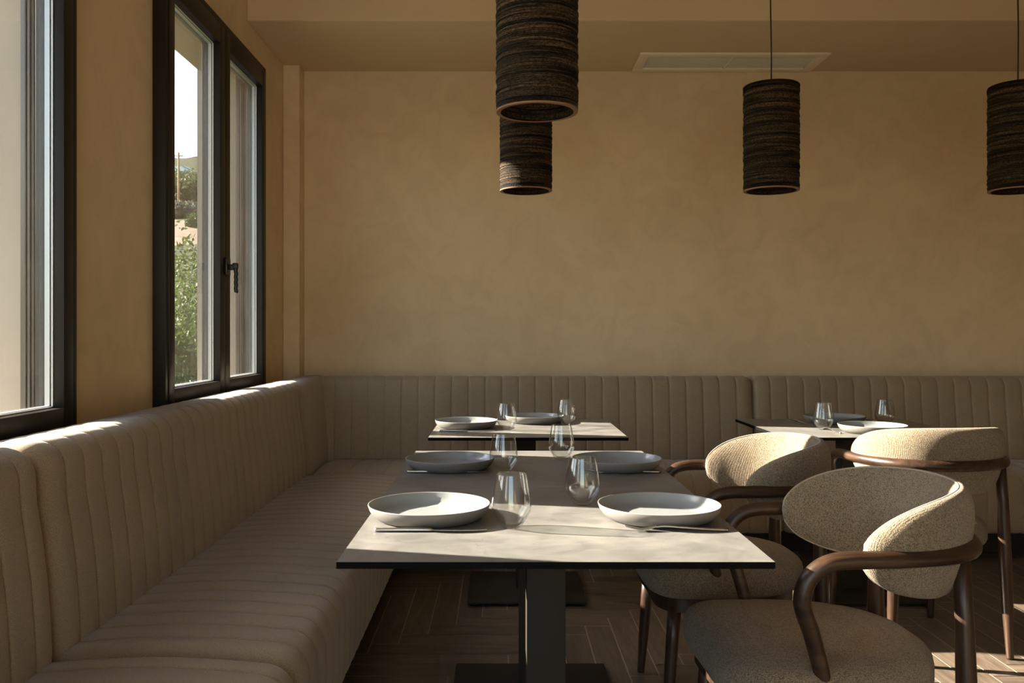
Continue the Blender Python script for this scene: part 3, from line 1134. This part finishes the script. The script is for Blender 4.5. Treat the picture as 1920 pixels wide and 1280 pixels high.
lamps = [((0.094, 2.25, 1.698), 'largest-looking dark ribbed cardboard pendant lamp, hanging nearest over the front tables'),
         ((0.103, 3.53, 1.703), 'dark ribbed pendant lamp half hidden behind the nearest one, light on its lower left'),
         ((1.047, 3.40, 1.683), 'dark ribbed pendant lamp hanging alone on its cable in front of the air vent'),
         ((2.000, 3.40, 1.683), 'dark ribbed pendant lamp cut off by the right edge of the picture')]
for i, ((x, y, z), lb) in enumerate(lamps):
    l_ = build_lamp(lb, 11 + i * 5, z)
    l_.location = (x, y, z)

# ------------------------------------------------------------------ outdoors
TP = [(-60, -0.7), (8, -0.7), (14, 0.3), (20, 1.4), (30, 3.4), (40, 5.4), (45, 6.5), (55, 8.1), (60, 8.8), (75, 11.3), (110, 17.3), (150, 25.2), (200, 35.0), (300, 60), (420, 86), (600, 90)]
def terr(y, x=0):
    # ground height beyond the building, a slope rising away
    h = TP[-1][1]
    for (a, za), (b, zb_) in zip(TP[:-1], TP[1:]):
        if y <= b:
            k = max(0.0, (y - a) / (b - a)); h = za + (zb_ - za) * k
            break
    return h
bm = bmesh.new()
ys = [-60, -30, -10, 0, 8, 11, 14, 17, 20, 25, 30, 35, 40, 45, 50, 55, 60, 68, 75, 85, 95, 110, 130, 150, 175, 200, 250, 300, 340, 380, 420, 500, 600]
xs = [-420, -330, -260, -210, -170, -140, -115, -95, -80, -66, -54, -44, -36, -29, -23, -18, -14, -10, -6, -3, 0, 6, 15, 30, 60]
rr = random.Random(5)
grid = []
for y in ys:
    row = []
    for x in xs:
        z = terr(y, x)
        if y > 15: z += rr.uniform(-1, 1) * min(3.5, y * 0.004)
        if y > 350: z += rr.uniform(-6, 3) + 4 * math.sin(x * 0.05)
        row.append(bm.verts.new((x, y, z)))
    grid.append(row)
for i in range(len(ys) - 1):
    for j in range(len(xs) - 1):
        bm.faces.new((grid[i][j], grid[i][j + 1], grid[i + 1][j + 1], grid[i + 1][j]))
tag(obj('ground', bm, M_hill, smooth=True), kind='structure')

def foliage(bm, c, rad, n, size, rr, up=0.3):
    for _ in range(n):
        while True:
            p = Vector((rr.gauss(0, 1), rr.gauss(0, 1), rr.gauss(0, 1)))
            if p.length > 0.1: break
        p.normalize()
        k = rr.uniform(0.55, 1.0) ** 0.5
        bump_ = 1 + 0.16 * math.sin(p.x * 7 + c[0]) * math.sin(p.y * 6 + c[1]) + 0.12 * math.sin(p.z * 9)
        q = Vector((c[0] + p.x * rad[0] * k * bump_, c[1] + p.y * rad[1] * k * bump_, c[2] + p.z * rad[2] * k * bump_))
        d = Vector((rr.uniform(-1, 1), rr.uniform(-1, 1), rr.uniform(-1, 1) + up)).normalized()
        s_ = d.cross(Vector((rr.uniform(-1, 1), rr.uniform(-1, 1), rr.uniform(-1, 1)))).normalized()
        sz = size * rr.uniform(0.6, 1.3)
        a = q - d * sz
        b = q + s_ * sz * 0.45
        c2 = q + d * sz
        e = q - s_ * sz * 0.45
        bm.faces.new([bm.verts.new(v_) for v_ in (a, b, c2, e)])
def plant(name, label, cat, x, y, rad, n, size, mat, seed, h0=0.0, group=None, trunk=0.06, lobes=4):
    rr = random.Random(seed)
    gz = terr(y, x)
    t = thing(name, label, cat, (x, y, gz), group=group)
    bm = bmesh.new()
    for k in range(lobes):
        a = rr.uniform(0, 2 * PI)
        off = 0.0 if k == 0 else 0.55
        c_ = (math.cos(a) * rad[0] * off, math.sin(a) * rad[1] * off, h0 + rad[2] * (1.0 if k == 0 else rr.uniform(0.6, 1.25)))
        sc = 1.0 if k == 0 else rr.uniform(0.5, 0.75)
        foliage(bm, c_, (rad[0] * sc, rad[1] * sc, rad[2] * sc), n // lobes, size, rr)
    obj('foliage', bm, mat, t, smooth=False, recalc=False)
    bm = bmesh.new()
    tube(bm, [(0, 0, -0.3), (0.05 * rad[0], 0, h0 + rad[2] * 0.5), (0, 0.05 * rad[1], h0 + rad[2])], [trunk, trunk * 0.8, trunk * 0.4], 8)
    for k in range(3):
        a = 2.1 * k + rr.random()
        tube(bm, [(0, 0, h0 + rad[2] * 0.3), (math.cos(a) * rad[0] * 0.4, math.sin(a) * rad[1] * 0.4, h0 + rad[2] * 1.1)], [trunk * 0.6, trunk * 0.25], 6)
    obj('trunk', bm, M_trunk, t)
    return t
# line of sight through the window runs roughly along x = -0.355 y
hed = [(-2.95, 8.7, (0.62, 0.62, 1.34), 'tall bright green bush right outside the window, filling its lower left'),
       (-3.75, 11.4, (0.75, 0.7, 1.12), 'bright green bush behind the tall one outside the window'),
       (-5.3, 9.2, (0.7, 0.7, 1.1), 'bright green bush outside, left of the tall one and behind the frame')]
for i, (x, y, rd, lb) in enumerate(hed):
    plant('garden_bush', lb, 'bush', x, y, rd, 30000, 0.028, M_leaf, 20 + i, -0.1, 'bushes outside the window')
sh = [(-15.5, 45.0, (0.55, 0.55, 0.45), M_leaf, 1500, 0.07, 'small fresh green shrub on the bare soil beside the path'),
      (-25.3, 61, (1.5, 1.3, 0.72), M_leafo, 4000, 0.11, 'grey-green rounded shrub above the path, at the left'),
      (-21.4, 60, (1.5, 1.3, 0.72), M_leafo, 4000, 0.11, 'grey-green rounded shrub above the path, at the right')]
for i, (x, y, rd, mt, n_, sz, lb) in enumerate(sh):
    plant('hillside_shrub', lb, 'shrub', x, y, rd, n_, sz, mt, 40 + i, -0.15, 'shrubs on the slope')
tr = [(-31.6, 83, 1.9, 2.5), (-27.6, 80, 1.7, 2.4), (-37.5, 103, 2.2, 3.1), (-31.8, 93, 2.0, 2.9), (-53.0, 146, 3.2, 2.6), (-45.5, 132, 2.6, 2.6), (-43.5, 121, 2.3, 3.0), (-38.6, 116, 2.2, 3.0)]
tl = ['dark green tree on the slope, lowest at the left behind the shrubs', 'dark green tree on the slope, lowest at the right behind the shrubs',
      'dark green tree on the slope beside the utility pole foot', 'dark green tree on the slope, right of the utility pole',
      'olive green tree high on the slope, at the left', 'olive green tree high on the slope, at the right below the ridge',
      'olive green tree halfway up the slope in front of the white roof', 'olive green tree halfway up the slope behind the pole']
for i, (x, y, r_, h_) in enumerate(tr):
    plant('hillside_tree', tl[i], 'tree', x, y, (r_, r_, h_ * 0.55), 5000, 0.17, M_leafd, 60 + i, h_ * 0.18, 'trees on the slope', 0.16, 5)
# utility pole
px, py = -0.3655 * 72, 72.0
pole = thing('utility_pole', 'brown wooden utility pole with two thin wires on the far slope', 'pole', (px, py, 10.85))
bm = bmesh.new(); tube(bm, [(0, 0, -0.5), (0, 0, 5.05)], [0.095, 0.075], 10); obj('post', bm, M_pole, pole)
bm = bmesh.new(); tube(bm, [(-0.35, 0, 4.75), (0.35, 0, 4.75)], 0.035, 8); obj('crossarm', bm, M_pole, pole)
for s in (-0.3, 0.3):
    bm = bmesh.new()
    tube(bm, [(s + t_ * 6, t_ * 3, 4.80 + 0.03 * t_ * t_) for t_ in range(-8, 9)], 0.012, 5)
    obj('wire', bm, M_cable, pole)
# greenhouse
gh = thing('greenhouse', 'long low white roof far up the slope', 'building', (-0.362 * 165, 165, 29.9))
bm = bmesh.new(); box(bm, -9, 1.2, -3, 3, -2.2, 2.0); obj('wall', bm, M_sheet, gh, smooth=False)
bm = bmesh.new()
vs = [bm.verts.new(p) for p in ((-9.2, -3.2, 2.0), (1.4, -3.2, 2.0), (1.4, 3.2, 2.0), (-9.2, 3.2, 2.0), (-9.2, 0, 2.3), (1.4, 0, 2.3))]
for f in ((0, 1, 5, 4), (2, 3, 4, 5), (0, 4, 3), (1, 2, 5), (0, 3, 2, 1)): bm.faces.new([vs[i] for i in f])
obj('roof', bm, M_sheet, gh, smooth=False)
# rocks by the path
for i, (x, y, s, lb) in enumerate(((-16.3, 47.6, 0.30, 'rounded tan rock on the soil, farther from the path shrub'), (-15.6, 46.5, 0.24, 'smaller tan rock on the soil beside the path shrub'))):
    bm = bmesh.new()
    bmesh.ops.create_icosphere(bm, subdivisions=3, radius=s)
    for v_ in bm.verts:
        v_.co *= 1 + 0.15 * math.sin(v_.co.x * 9 + i) * math.cos(v_.co.y * 11)
        v_.co.z *= 0.6
    o = obj('rock', bm, M_rock)
    tag(o, lb, 'rock', 'rocks by the path')
    o.location = (x, y, terr(y) + s * 0.35)
